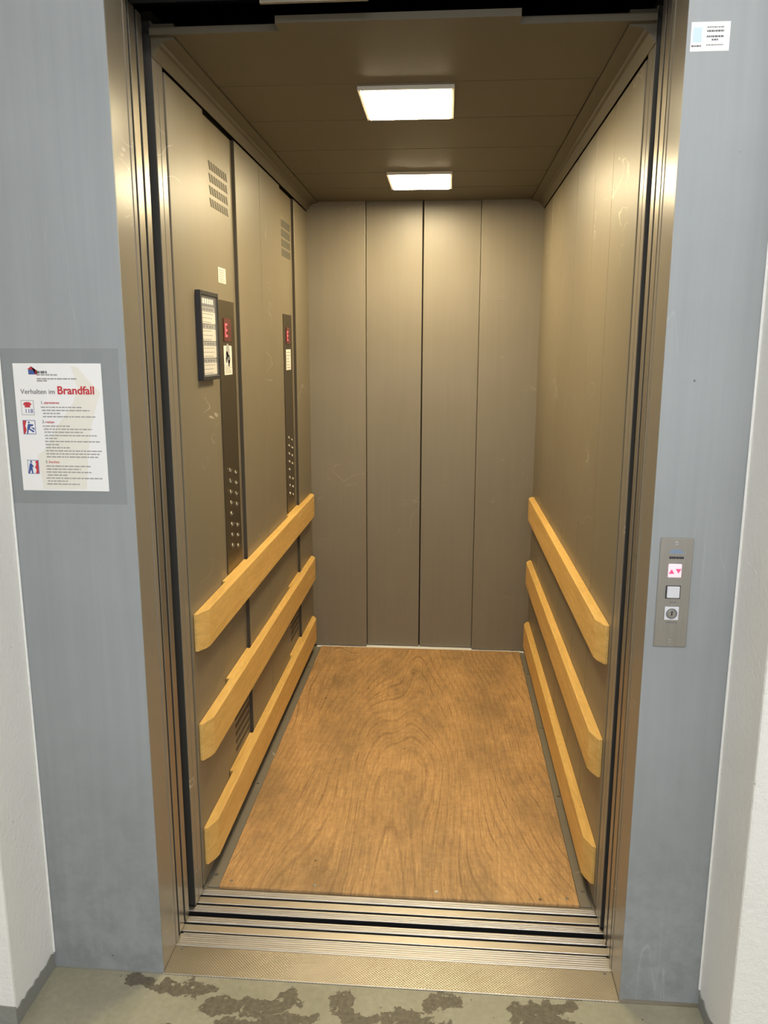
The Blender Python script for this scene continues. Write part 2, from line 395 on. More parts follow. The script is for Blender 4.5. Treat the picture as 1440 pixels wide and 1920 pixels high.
# ------------------------------------------------------------------ hall shell
st(box('floor', -2.6, 2.6, -4.2, 0.0, -0.2, -0.002, 'floor'), 'worn beige-grey painted concrete floor in front of the lift', 'floor')
wl = st(box('wall_left', -2.6, XOL, -0.194, 0.30, -0.002, 2.95, 'plaster', bev=0.006, seg=2), 'white rough plastered hall wall left of the grey facade', 'wall')
wr = st(box('wall_right', XOR, 2.6, -0.194, 0.30, -0.002, 2.95, 'plaster', bev=0.006, seg=2), 'white rough plastered hall wall right of the grey facade', 'wall')
st(box('ceiling', -2.6, 2.6, -4.2, 0.30, 2.95, 3.1, 'plaster'), 'white hall ceiling above the lift front', 'ceiling')
def plinth(name, x0, x1, y0, y1, zs, parent_label):
    # painted skirting with an uneven upper edge
    bm = bmesh.new(); n = 14; 
    rows = []
    for i in range(n + 1):
        t = i / n; z = zs + random.uniform(-.006, .006)
        rows.append((t, z))
    horizontal = abs(x1 - x0) > abs(y1 - y0)
    vs = []
    for t, z in rows:
        if horizontal:
            x = x0 + (x1 - x0) * t; quad = [(x, y0, -.002), (x, y1, -.002), (x, y1, z), (x, y0, z)]
        else:
            y = y0 + (y1 - y0) * t; quad = [(x0, y, -.002), (x1, y, -.002), (x1, y, z), (x0, y, z)]
        vs.append([bm.verts.new(q) for q in quad])
    for i in range(n):
        for k in range(4):
            bm.faces.new((vs[i][k], vs[i][(k + 1) % 4], vs[i + 1][(k + 1) % 4], vs[i + 1][k]))
    bm.faces.new(vs[0]); bm.faces.new(vs[-1])
    o = obj(name, bm, 'plinth'); return st(o, parent_label, 'baseboard')
plinth('baseboard_left', XOL, XOL + .003, -.194, -.004, .045, 'grey painted skirting on the reveal left of the lift')
plinth('baseboard_right', XOR - .003, XOR, -.194, -.004, .040, 'grey painted skirting on the reveal right of the lift')
plinth('baseboard_front_left', -2.6, XOL + .003, -.197, -.194, .055, 'grey painted skirting on the front of the left hall wall')
st(box('trim_1', XOL, XOL + .006, -.006, 0, .045, 2.95, 'caulk', bev=.002), 'white caulk bead down the left edge of the facade', 'trim')
st(box('trim_2', XOR - .006, XOR, -.006, 0, .05, 2.95, 'caulk', bev=.002), 'white caulk bead down the right edge of the facade', 'trim')

# grey steel facade round the opening, with its door jambs
wf = thing('wall_front', 'blue-grey painted steel lift front with beige door jambs', 'wall', (0, 0.01, 0), kind='structure')
box('facade_panel', XOL, XL, 0.0, 0.004, 0.0, 2.95, 'facade', wf, label='blue-grey painted steel panel')
box('facade_panel', XR, XOR, 0.0, 0.004, 0.0, 2.95, 'facade', wf, label='blue-grey painted steel panel')
box('facade_panel', XL, XR, 0.0, 0.004, 2.43, 2.95, 'facade', wf, label='blue-grey painted steel panel above the opening')
for s, xe in ((-1, XL), (1, XR)):
    a, b_ = sorted((xe, xe + s * 0.05))
    box('jamb', a, b_, 0.0041, 0.100, 0.0, 2.95, 'jamb', wf, bev=.001, label='beige steel door jamb')
    a, b_ = sorted((xe - s * 0.001, xe + s * 0.05))
    box('jamb_stop', a + (0.0), b_, 0.1005, 0.126, 0.0, 2.43, 'jamb', wf, bev=.004)
box('head_jamb', XL, XR, 0.0041, 0.126, 2.43, 2.47, 'jamb', wf, label='beige steel head jamb')
box('base_strip', XOL, XL, -0.003, 0.0, -0.0018, 0.0015, 'plinth', wf, label='dark joint at the floor')
box('base_strip', XR, XOR, -0.0045, 0.0, -0.001, 0.008, 'alu', wf, label='grey metal strip at the floor')

# shaft round the car
sh = thing('wall_shaft', 'dark lift shaft behind the open landing door', 'wall', (0, 1.4, -0.6), kind='structure')
box('shaft_side', -1.45, -1.35, 0.31, 3.0, -0.6, 3.3, 'shaft', sh)
box('shaft_side', 1.35, 1.45, 0.31, 3.0, -0.6, 3.3, 'shaft', sh)
box('shaft_back', -1.35, 1.35, 2.9, 3.0, -0.6, 3.3, 'shaft', sh)
box('shaft_top', -1.35, 1.35, 0.31, 2.9, 3.2, 3.3, 'shaft', sh)
box('shaft_bottom', -1.35, 1.35, 0.02, 2.9, -0.6, -0.5, 'shaft', sh)
box('shaft_front_pocket', -1.35, XL - .051, 0.006, 0.012, -.5, 2.9, 'shaft', sh)
box('shaft_front_pocket', XR + .051, 1.35, 0.006, 0.012, -.5, 2.9, 'shaft', sh)
# landing door header: hanger track painted near-black as the unlit void above the opening
dh = thing('door_header', 'door hanger track painted near-black as shade above the lift opening', 'door track', (0, .18, 2.42))
box('track', -.90, .785, .14, .225, 2.47, 2.72, 'dark', dh)
box('track_cover', -0.6, 0.6, .13, .139, 2.40, 2.60, 'dark', dh, bev=.002)
box('bracket', -.30, -.06, .120, .1295, 2.387, 2.3995, 'jamb', dh, label='grey steel bracket')
box('car_track', -.90, .785, .30, .33, 2.47, 2.62, 'dark', dh)
box('cable', -.6, .6, .262, .270, 2.46, 2.468, 'dark', dh, bev=.003)

# ------------------------------------------------------------------ landing and car doors, slid open to both sides
def side_doors(name, ys, label, z1, offs, xs=(XL, XR), cap='edge'):
    d = thing(name, label, 'door', (0, ys[0][0], 0.006), kind='structure')
    for s, xe in ((-1, xs[0]), (1, xs[1])):
        for (y0, y1), of in zip(ys, offs):
            xin = xe + s * of
            a, b_ = sorted((xin, xin + s * 0.30))
            p = box('door_panel', a, b_, y0, y1, 0.006, z1, 'edge_shade', d, bev=.001, label='steel sliding panel')
            # folded steel cap on the leading edge
            a, b_ = sorted((xin - s * .0025, xin - s * .0001))
            box('edge_cap', a, b_, y0, y1, 0.006, z1, cap, p, bev=.0008, label='beige steel leading edge')
    return d
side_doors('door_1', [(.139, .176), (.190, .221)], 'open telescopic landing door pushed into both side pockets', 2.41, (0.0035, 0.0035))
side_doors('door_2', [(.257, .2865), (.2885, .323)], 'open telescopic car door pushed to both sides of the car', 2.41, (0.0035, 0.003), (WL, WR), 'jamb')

# ------------------------------------------------------------------ sills
sl = thing('landing_threshold', 'dotted steel threshold plate in front of the lift sill', 'threshold', (0, .05, -.03))
box('tread_plate', XL, XR, -0.004, 0.099, -0.03, 0.001, 'tread', sl, bev=.001)
for x in (XL + .02, XR - .02): disc('screw', (x, .088, .001), (0, 0, 1), .004, .0006, 'ink', sl, 12)
def grooved_sill(name, label, y0, y1, grooves, ribs):
    t = thing(name, label, 'sill', (0, (y0 + y1) / 2, -.05))
    edges = [y0] + [e for g in grooves for e in (g - .0045, g + .0045)] + [y1]
    for i in range(0, len(edges), 2):
        p = box('sill_strip', -.72, .72, edges[i], edges[i + 1], -.005, 0.0, 'alu', t, bev=.0012)
        for r0 in ribs:
            if edges[i] < r0 < edges[i + 1]:
                box('rib', -.60, .59, r0 - .0025, r0 + .0025, 0.0, 0.0018, 'alu', p, bev=.0008)
    box('sill_shade_body', -.72, .72, y0 + .001, y1 - .001, -.05, -.0052, 'dark', t)  # near-black body paints shade into the grooves and shaft gap
    return t
grooved_sill('landing_sill', 'ribbed aluminium landing door sill behind the dotted threshold plate', .1015, .2195, (.153, .190), (.108, .116, .124, .132, .140, .147, .198, .206, .213))
grooved_sill('car_sill', 'ribbed aluminium car door sill in front of the plywood floor', .2405, .3415, (.273, .310), (.247, .254, .261, .318, .326, .334))

# ------------------------------------------------------------------ car shell
st(box('floor_car', -.66, .66, .342, 2.50, -.06, -.001, 'carfloor'), 'brown-grey sheet floor of the lift car under the plywood', 'floor')
def screws(parent, pts, z, r=.006):
    for (x, y) in pts: disc('screw', (x, y, z), (0, 0, 1), r, .0012, 'screw', parent, 14)
fs = thing('floor_edge_strip', 'narrow grey floor strip left of the plywood board', 'floor strip', (-.573, 1.3, -.001), 'floor edge strips')
box('strip', -.590, -.5545, .348, 2.398, -.001, .003, 'carfloor', fs, bev=.001); screws(fs, [(-.576, .405), (-.572, .95), (-.572, 1.5), (-.572, 2.1)], .003)
fs = thing('floor_edge_strip', 'narrow grey floor strip right of the plywood board', 'floor strip', (.57, 1.3, -.001), 'floor edge strips')
box('strip', .5505, .585, .348, 2.398, -.001, .003, 'carfloor', fs, bev=.001); screws(fs, [(.568, .415), (.568, .95), (.568, 1.5), (.568, 2.1)], .003)
pb = thing('plywood_board', 'large worn plywood board laid over the lift floor', 'floor board', (0, 1.37, -.001))
box('board', -.552, .5485, .345, 2.398, -.001, .009, 'ply', pb, bev=.0012); screws(pb, [(-.257, .372), (.545 - .03, .372), (-.52, .372), (.12, .372), (-.50, 2.37), (.5, 2.37)], .009)

def wall(name, x_in, sgn, splits, recess, label):
    # x_in: inner face; sgn: +1 if the outside lies towards +x
    t = thing(name, label, 'wall', (x_in + sgn * .03, 1.4, 0), kind='structure')
    a, b_ = sorted((x_in + sgn * .024, x_in + sgn * .05))
    box('backing', a, b_, .334, 2.47, -.05, 2.46, 'gapdark', t)
    out = []
    for i in range(len(splits) - 1):
        g0 = .003 if i in recess else .0012; y0, y1 = splits[i] + (.0012 if (i - 1) in recess else g0), splits[i + 1] - (.005 if i in recess else .0012)
        xi = x_in + sgn * recess.get(i, 0.0)
        a, b_ = sorted((xi, x_in + sgn * .024))
        out.append(box('wall_panel', a, b_, y0, y1, .014, ZW, 'car', t, bev=.0015, label='beige painted wall panel'))
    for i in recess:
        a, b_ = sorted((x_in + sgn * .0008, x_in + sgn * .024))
        box('gap_shade_strip', a, b_, splits[i + 1] - .0048, splits[i + 1] + .001, .014, ZW, 'gap_shade_strip', t, label='dark strip painted as gap shade')  # added strip darkens the step face like a shaded gap
    return t, out
splL = [.335, .655, 1.006, 1.356, 1.735, 2.050, 2.47]
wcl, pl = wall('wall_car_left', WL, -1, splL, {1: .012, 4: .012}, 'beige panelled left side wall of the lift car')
splR = [.335, .675, .965, 1.335, 1.69, 2.05, 2.47]
wcr, prr = wall('wall_car_right', WR, 1, splR, {}, 'beige panelled right side wall of the lift car')

# coved edge between walls and ceiling
def cove(name, s, xw, xc, label):
    d = s * (abs(xw) - abs(xc))
    P = [(xw + s * .0008, 2.329), (xw - s * .001, 2.329), (xw - s * .016, 2.351), (xw - s * .023, 2.354), (xw - s * .026, 2.360), (xc, 2.3665), (xc, 2.3705), (xc - s * 0, 2.40), (xw + s * .0008, 2.40)]
    o = prism(name, P, 1, .2515, 2.412, 'ceil'); return st(o, label, 'trim')
cove('trim_3', -1, WL, -.539, 'brown cove moulding along the left top edge of the car')
cove('trim_4', 1, WR, .529, 'brown cove moulding along the right top edge of the car')

cl = thing('ceiling_car', 'brown panelled lift car ceiling', 'ceiling', (0, 1.4, H), kind='structure')
cs = [.235, .622, .978, 1.368, 1.760, 2.085, 2.412]
for i in range(6):
    x0, x1 = (-.566, .566) if i == 0 else (-.5375, .5275)
    if i == 0:
        # front panel: full width up to the cove ends, with the front lip and its tongue
        P = [(-.594, .236), (-.281, .236), (-.281, .190), (.279, .190), (.279, .236), (.588, .236), (.588, .2505), (.5275, .2505), (.5275, .6202), (-.5375, .6202), (-.5375, .2505), (-.594, .2505)]
        prism('ceiling_panel', P, 2, H, H + .016, 'ceil', cl, label='front ceiling panel with a forward tongue')
    else:
        box('ceiling_panel', x0, x1, cs[i] + .0022, cs[i + 1] - .0018, H, H + .016, 'ceil', cl, bev=.0012)
box('backing', -.592, .586, .36, 2.47, H + .017, H + .05, 'gapdark', cl)

# rear car door: four telescopic panels, closed
rd = thing('door_3', 'closed four-panel beige rear door of the lift car', 'door', (0, 2.43, .008), kind='structure')
for x0, x1, y in ((-.63, -.2985, 2.414), (-.2975, -.0095, 2.440), (-.0035, .2855, 2.440), (.2865, .63, 2.414)):
    p = box('door_panel', x0, x1, y, y + .024, .009, 2.46, 'car_door', rd, bev=.0025, seg=2, label='beige sliding door panel')
box('center_gap_shade', -.012, .0, 2.462, 2.466, .009, 2.46, 'dark', rd)  # dark strip behind the slit, painted as its shade
rs = box('rear_sill', -.58, .575, 2.4, 2.475, -.001, .005, 'caulk', None, bev=.001); tag(rs, 'pale metal sill under the rear lift door', 'sill')

# ------------------------------------------------------------------ ceiling lights of the car
def lamp(y0, y1, label):
    t = thing('ceiling_light', label, 'ceiling light', (-.003, (y0 + y1) / 2, H - .014), 'square ceiling lights in the lift car')
    x0, x1 = -.142, .134; f = .010
    fr = bmesh.new(); c = Vector((-.003, (y0 + y1) / 2, H - .012))
    for (a, b_, c0, d) in ((x0, x0 + f, y0, y1), (x1 - f, x1, y0, y1), (x0 + f, x1 - f, y0, y0 + f), (x0 + f, x1 - f, y1 - f, y1)):
        add_box(fr, a - c.x, b_ - c.x, c0 - c.y, d - c.y, 0, .0118, .001)
    obj('frame', fr, 'lampframe', t, c)
    box('diffuser', x0 + f + .0005, x1 - f - .0005, y0 + f + .0005, y1 - f - .0005, H - .014, H - .001, 'lamp', t, bev=.002)
    return t
lamp(.642, .945, 'lit square ceiling light near the lift entrance')
lamp(1.752, 2.070, 'lit square ceiling light near the rear lift door')

# ------------------------------------------------------------------ wooden bumper rails
def rail(xw, s, z0, z1, label, blocks, y0=.358, y1=2.36):
    # xw: wall face, s: direction into the car
    t = thing('bumper_rail', label, 'bumper rail', (xw, (y0 + y1) / 2, z0), 'wooden bumper rails on the lift walls')
    T = .031; ch = .042
    P = [(xw, y0), (xw + s * .010, y0), (xw + s * (T - .006), y0 + ch * .8), (xw + s * T, y0 + ch * 1.25), (xw + s * T, y1 - ch * 1.1), (xw + s * (T - .006), y1 - ch * .7), (xw + s * .012, y1), (xw, y1)]
    if s < 0: P = P[::-1]
    prism('board', P, 2, z0, z1, 'rail', t, bev=.0022)
    for (b0, b1) in blocks:
        a, b_ = sorted((xw, xw - s * .0118))
        box('spacer_block', a, b_, b0, b1, z0 + .004, z1, 'rail', t, bev=.0015)
    for y in (.44, .85, 1.33, 1.85, 2.27):
        for dz in (.28, .72):
            disc('plug', (xw + s * T, y, z0 + (z1 - z0) * dz), (s, 0, 0), .0045, .0004, 'rail', t, 12)
BL = [(.700, .985), (1.775, 2.030)]
ZR = [(.770, .885), (.422, .541), (.072, .197)]
for (z0, z1), n in zip(ZR, ('top', 'middle', 'lowest')):
    rail(WL, 1, z0, z1, f'{n} wooden bumper rail on the left lift wall', BL)
    rail(WR, -1, z0, z1, f'{n} wooden bumper rail on the right lift wall', [])

# ------------------------------------------------------------------ operating panels, vents, notices on the left wall
XC = WL - .012                    # face of the recessed operating columns
def vents(parent, y0, y1, rows, mat, slots, slant):
    for zc, h in rows:
        bm = bmesh.new(); n = slots; w = (y1 - y0) / n
        for i in range(n):
            a = y0 + i * w + w * .12; b_ = a + w * (.60 if n > 1 else .98)
            q = [(a + slant, zc - h / 2), (b_ + slant, zc - h / 2), (b_ - slant, zc + h / 2), (a - slant, zc + h / 2)]
            lo = [bm.verts.new((0, y - y0, z - zc)) for y, z in q]; hi = [bm.verts.new((.0009, y - y0, z - zc)) for y, z in q]
            bm.faces.new(lo); bm.faces.new(hi)
            for k in range(4): bm.faces.new((lo[k], lo[(k + 1) % 4], hi[(k + 1) % 4], hi[k]))
        obj('vent_row', bm, mat, parent, (XC - .0001, y0, zc), label='row of vent slots')
vents(pl[1], .735, .945, [(2.190, .024), (2.154, .024), (2.118, .024), (2.082, .024)], 'vent', 8, .006)
vents(pl[4], 1.790, 1.985, [(2.184, .030), (2.143, .030), (2.102, .030), (2.061, .030)], 'vent', 1, 0)
vents(pl[1], .770, 1.000 - .03, [(.345, .016), (.315, .016), (.285, .016), (.255, .016), (.225, .016)], 'vent_dark', 1, 0)
vents(pl[4], 1.805, 2.00, [(.345, .016), (.315, .016), (.285, .016), (.255, .016)], 'vent_dark', 1, 0)

def lines(parent, x, y0, y1, zs, hgt, mat, name='print_line', words=True, seedy=0):
    # illegible small print: rows of word-long dashes on the left wall (facing +X)
    rnd = random.Random(seedy)
    for z in zs:
        bm = bmesh.new(); y = y0
        end = y0 + (y1 - y0) * rnd.uniform(.7, 1.0)
        while y < end - .002:
            w = min(rnd.uniform(.006, .018), end - y)
            add_box(bm, 0, .0003, y - y0, y - y0 + w, -hgt / 2, hgt / 2); y += w + .004
        obj(name, bm, mat, parent, (x, y0, z))

def cop(y0, y1, label, seed):
    t = thing('operating_panel', label, 'control panel', (XC, (y0 + y1) / 2, .885), 'operating panels in the lift car')
    X = XC + .004; yc = (y0 + y1) / 2
    pt = box('plate', XC + .0001, X, y0, y1, .890, 1.796, 'cop', t, bev=.0008)
    sc = box('display', X, X + .002, yc - .045, yc + .045, 1.664, 1.740, 'redglass', t, bev=.001, label='dark red display reading E')
    text('digit', 'E', .062, 'led_red', sc, (X + .0022, yc - .034, 1.680), R_LEFTW, 'LEFT', 0.0006)
    bl = bmesh.new()
    # rows of round push buttons in two columns
    rnd = random.Random(seed)
    for i in range(8):
        z = 1.235 - i * .0375
        for k, dy in enumerate((-.030, .042)):
            if k == 1 and i in (4,): continue
            zz = z - (.018 if k else 0)
            r = disc('push_button', (X, yc + dy, zz), (1, 0, 0), .0105, .0025, 'cop', t, 18)
            disc('button_ring', (X + .0025, yc + dy, zz), (1, 0, 0), .0040, .0010, 'screw', r, 14)
            box('braille_dots', X, X + .0016, yc + dy + .018, yc + dy + .0225, zz - .003, zz + .003, 'screw', r, bev=.0006)
    return t
cop(.768, .958, 'tall steel operating panel near the lift entrance', 1)
cop(1.800, 1.985, 'tall steel operating panel near the rear lift door', 2)

# stickers on the operating panels
def wall_sticker(name, y0, y1, z0, z1, x, label, mat='paper_warm', deco='icons', seed=3):
    t = thing(name, label, 'sticker', (x, (y0 + y1) / 2, z0))
    box('sheet', x, x + .0006, y0, y1, z0, z1, mat, t)
    X = x + .0006; h = z1 - z0; w = y1 - y0
    if deco == 'icons':
        disc('pictogram', (X, y0 + w * .5, z1 - h * .17), (1, 0, 0), w * .24, .0003, 'ink_soft', t, 18)
        for (a, b_, r) in ((.38, .33, .16), (.30, .48, .12), (.62, .46, .17), (.6, .6, .13)):
            disc('pictogram', (X, y0 + w * a, z1 - h * b_), (1, 0, 0), w * r, .0003, 'ink', t, 12)
        lines(t, X, y0 + w * .12, y1 - w * .1, [z1 - h * q for q in (.68, .74, .80, .86, .92)], .0022, 'ink_soft', seedy=seed)
    else:
        lines(t, X, y0 + w * .12, y1 - w * .1, [z1 - h * q for q in (.15, .3, .45, .6, .75, .88)], .004, 'ink_soft', seedy=seed)
    return t
wall_sticker('instruction_sticker', .812, .908, 1.556, 1.651, XC + .0041, 'white pictogram sticker on the operating panel near the entrance', seed=4)
wall_sticker('instruction_sticker', 1.838, 1.946, 1.548, 1.641, XC + .0041, 'white text sticker on the operating panel near the rear door', deco='text', seed=5)
wall_sticker('small_label', .797, .882, 1.850, 1.897, XC + .0001, 'small pale yellow label above the operating panel near the entrance', mat='cream', deco='text', seed=6)

# framed floor directory left of the operating panel
def directory():
    y0, y1, z0, z1 = .505, .688, 1.549, 1.806; x = WL
    t = thing('framed_directory', 'dark framed directory with white cards beside the operating panel', 'notice board', (x, .6, z0))
    f = .012; d = .016
    for (a, b_, c, e) in ((y0, y0 + f, z0, z1), (y1 - f, y1, z0, z1), (y0 + f, y1 - f, z0, z0 + f), (y0 + f, y1 - f, z1 - f, z1)):
        box('frame_bar', x, x + d, a, b_, c, e, 'black', t, bev=.001)
    box('back_board', x, x + .006, y0 + f, y1 - f, z0 + f, z1 - f, 'ink_soft', t)
    zt = z1 - f - .002; X = x + .006
    hb = box('header_card', X, X + .002, y0 + f + .004, y1 - f - .004, zt - .026, zt, 'ink', t)
    bm = bmesh.new()
    for k in range(6): add_box(bm, 0, .0004, k * .022, k * .022 + .015, 0, .015)
    obj('lettering', bm, 'paper', hb, (X + .002, y0 + f + .012, zt - .021))
    zt -= .030; n = 4; hh = (zt - (z0 + f + .002)) / n
    for k in range(n):
        top = zt - k * hh
        bnd = box('divider_card', X, X + .002, y0 + f + .004, y1 - f - .004, top - .013, top - .001, 'ink_soft', t)
        bm = bmesh.new()
        for q in range(5): add_box(bm, 0, .0004, q * .027, q * .027 + random.uniform(.008, .02), 0, .006)
        obj('lettering', bm, 'ink', bnd, (X + .002, y0 + f + .01, top - .010))
        cd = box('name_card', X, X + .0025, y0 + f + .004, y1 - f - .004, top - hh + .0015, top - .014, 'paper_warm', t)
        lines(cd, X + .0025, y0 + f + .012, y1 - f - .02, [top - .020, top - .032, top - .044], .0025, 'ink_soft', 'lettering', seedy=20 + k)
    box('cover_glass', x + d - .004, x + d - .0025, y0 + f, y1 - f, z0 + f, z1 - f, 'glass', t)
directory()

# ------------------------------------------------------------------ call panel on the right facade
def call_panel():
    x0, x1, z0, z1 = .614, .687, .9645, 1.223; yf = -.003
    t = thing('call_panel', 'brushed steel lift call panel with red arrow display and key switch', 'call panel', (.65, 0, z0))
    box('plate', x0, x1, yf, -.0002, z0, z1, 'plate', t, bev=.0006)
    xc = .6495
    for z in (1.211, .979):
        s = disc('screw', (xc, yf, z), (0, -1, 0), .0045, .0012, 'screw', t, 16)
        box('slot', xc - .0035, xc + .0035, yf - .0016, yf - .0011, z - .0006, z + .0006, 'ink', s)
    # maker's mark: pale blue arc over a black word
    bm = bmesh.new(); n = 14; R0, R1 = .020, .006
    va = []
    for i in range(n + 1):
        a = math.radians(25 + 130 * i / n)
        va.append([bm.verts.new((math.cos(a) * r * .95, y, math.sin(a) * r * .62)) for r in (R0, R1) for y in (0, -.0004)])
    for i in range(n):
        a, b_ = va[i], va[i + 1]
        bm.faces.new((a[1], b_[1], b_[3], a[3])); bm.faces.new((a[0], b_[0], b_[1], a[1])); bm.faces.new((a[2], b_[2], b_[3], a[3])); bm.faces.new((a[0], b_[0], b_[2], a[2]))
    obj('maker_mark', bm, flat('pale_blue_mark', (0.19, 0.25, 0.36), .5), t, (xc + .001, yf, 1.184))
    bm = bmesh.new()
    xx = 0
    for w in (.005, .004, .0045, .0025, .005, .003, .0045, .004): add_box(bm, xx, xx + w - .0006, -.0004, 0, 0, .0052); xx += w
    obj('maker_lettering', bm, 'black', t, (xc - xx / 2 + .002, yf, 1.1745))
    # indicator with two arrows
    dsp = box('arrow_display', .634, .664, yf - .004, yf, 1.131, 1.163, 'led_glow', t, bev=.0015, label='lit pale pink display with up and down arrows')
    for cx, up in ((.6415, 1), (.6565, -1)):
        bm = bmesh.new(); r = .0062
        q = [(-r, -up * r * .8), (r, -up * r * .8), (0, up * r * .9)]
        lo = [bm.verts.new((a, 0, b_)) for a, b_ in q]; hi = [bm.verts.new((a, -.0005, b_)) for a, b_ in q]
        bm.faces.new(lo); bm.faces.new(hi)
        for k in range(3): bm.faces.new((lo[k], lo[(k + 1) % 3], hi[(k + 1) % 3], hi[k]))
        obj('arrow', bm, 'led_pink', dsp, (cx, yf - .004, 1.1455 if up > 0 else 1.147))
    bz = box('button_bezel', .6325, .6655, yf - .0012, yf, 1.0805, 1.1115, 'black', t, bev=.0004)
    box('push_button', .6345, .6625, yf - .007, yf - .0012, 1.0835, 1.1105, 'white_plastic', bz, bev=.0014, seg=2, label='pale grey square button')
    ks = box('key_switch', .6325, .6645, yf - .0045, yf, 1.030, 1.0615, 'white_plastic', t, bev=.001, label='square steel key switch')
    disc('ring', (xc - .001, yf - .0045, 1.0458), (0, -1, 0), .0128, .0008, 'ink', ks, 24)
    disc('cylinder', (xc - .001, yf - .0053, 1.0458), (0, -1, 0), .0095, .0008, 'plate', ks, 24)
    box('keyhole', xc - .0024, xc + .0004, yf - .0068, yf - .0061, 1.042, 1.0525, 'black', ks)
    for z, w in ((1.070, .009), (1.0215, .022)):
        bm = bmesh.new(); k = 0
        while k < w: add_box(bm, k, k + .0028, -.0003, 0, 0, .0028); k += .0042
        obj('lettering', bm, 'ink', t, (xc - w / 2, yf, z))
call_panel()

# white sticker top right
def top_sticker():
    x0, x1, z0, z1 = .6015, .6775, 2.2255, 2.2795; y = -.0006
    t = thing('service_sticker', 'small white service sticker at the top of the right facade', 'sticker', (.64, 0, z0))
    box('sheet', x0, x1, y, -.0001, z0, z1, 'paper', t)
    lg = box('pale_blue_mark', x0 + .004, x0 + .021, y - .0003, y, z0 + .017, z1 - .010, 'pale_blue', t)
    rnd = random.Random(9)
    for (xa, xb, z, h, mt) in ((.031, .064, 2.2695, .0028, 'ink_soft'), (.031, .064, 2.2625, .0035, 'ink'), (.031, .064, 2.2525, .0035, 'ink'), (.041, .055, 2.2465, .003, 'ink'), (.031, .064, 2.237, .0026, 'ink_soft'), (.002, .021, 2.2355, .003, 'ink')):
        bm = bmesh.new(); k = 0
        while k < xb - xa - .001:
            w = min(rnd.uniform(.002, .006), xb - xa - k); add_box(bm, k, k + w, -.0003, 0, -h / 2, h / 2); k += w + .0009
        obj('lettering', bm, mt, t, (x0 + xa, y, z))
top_sticker()

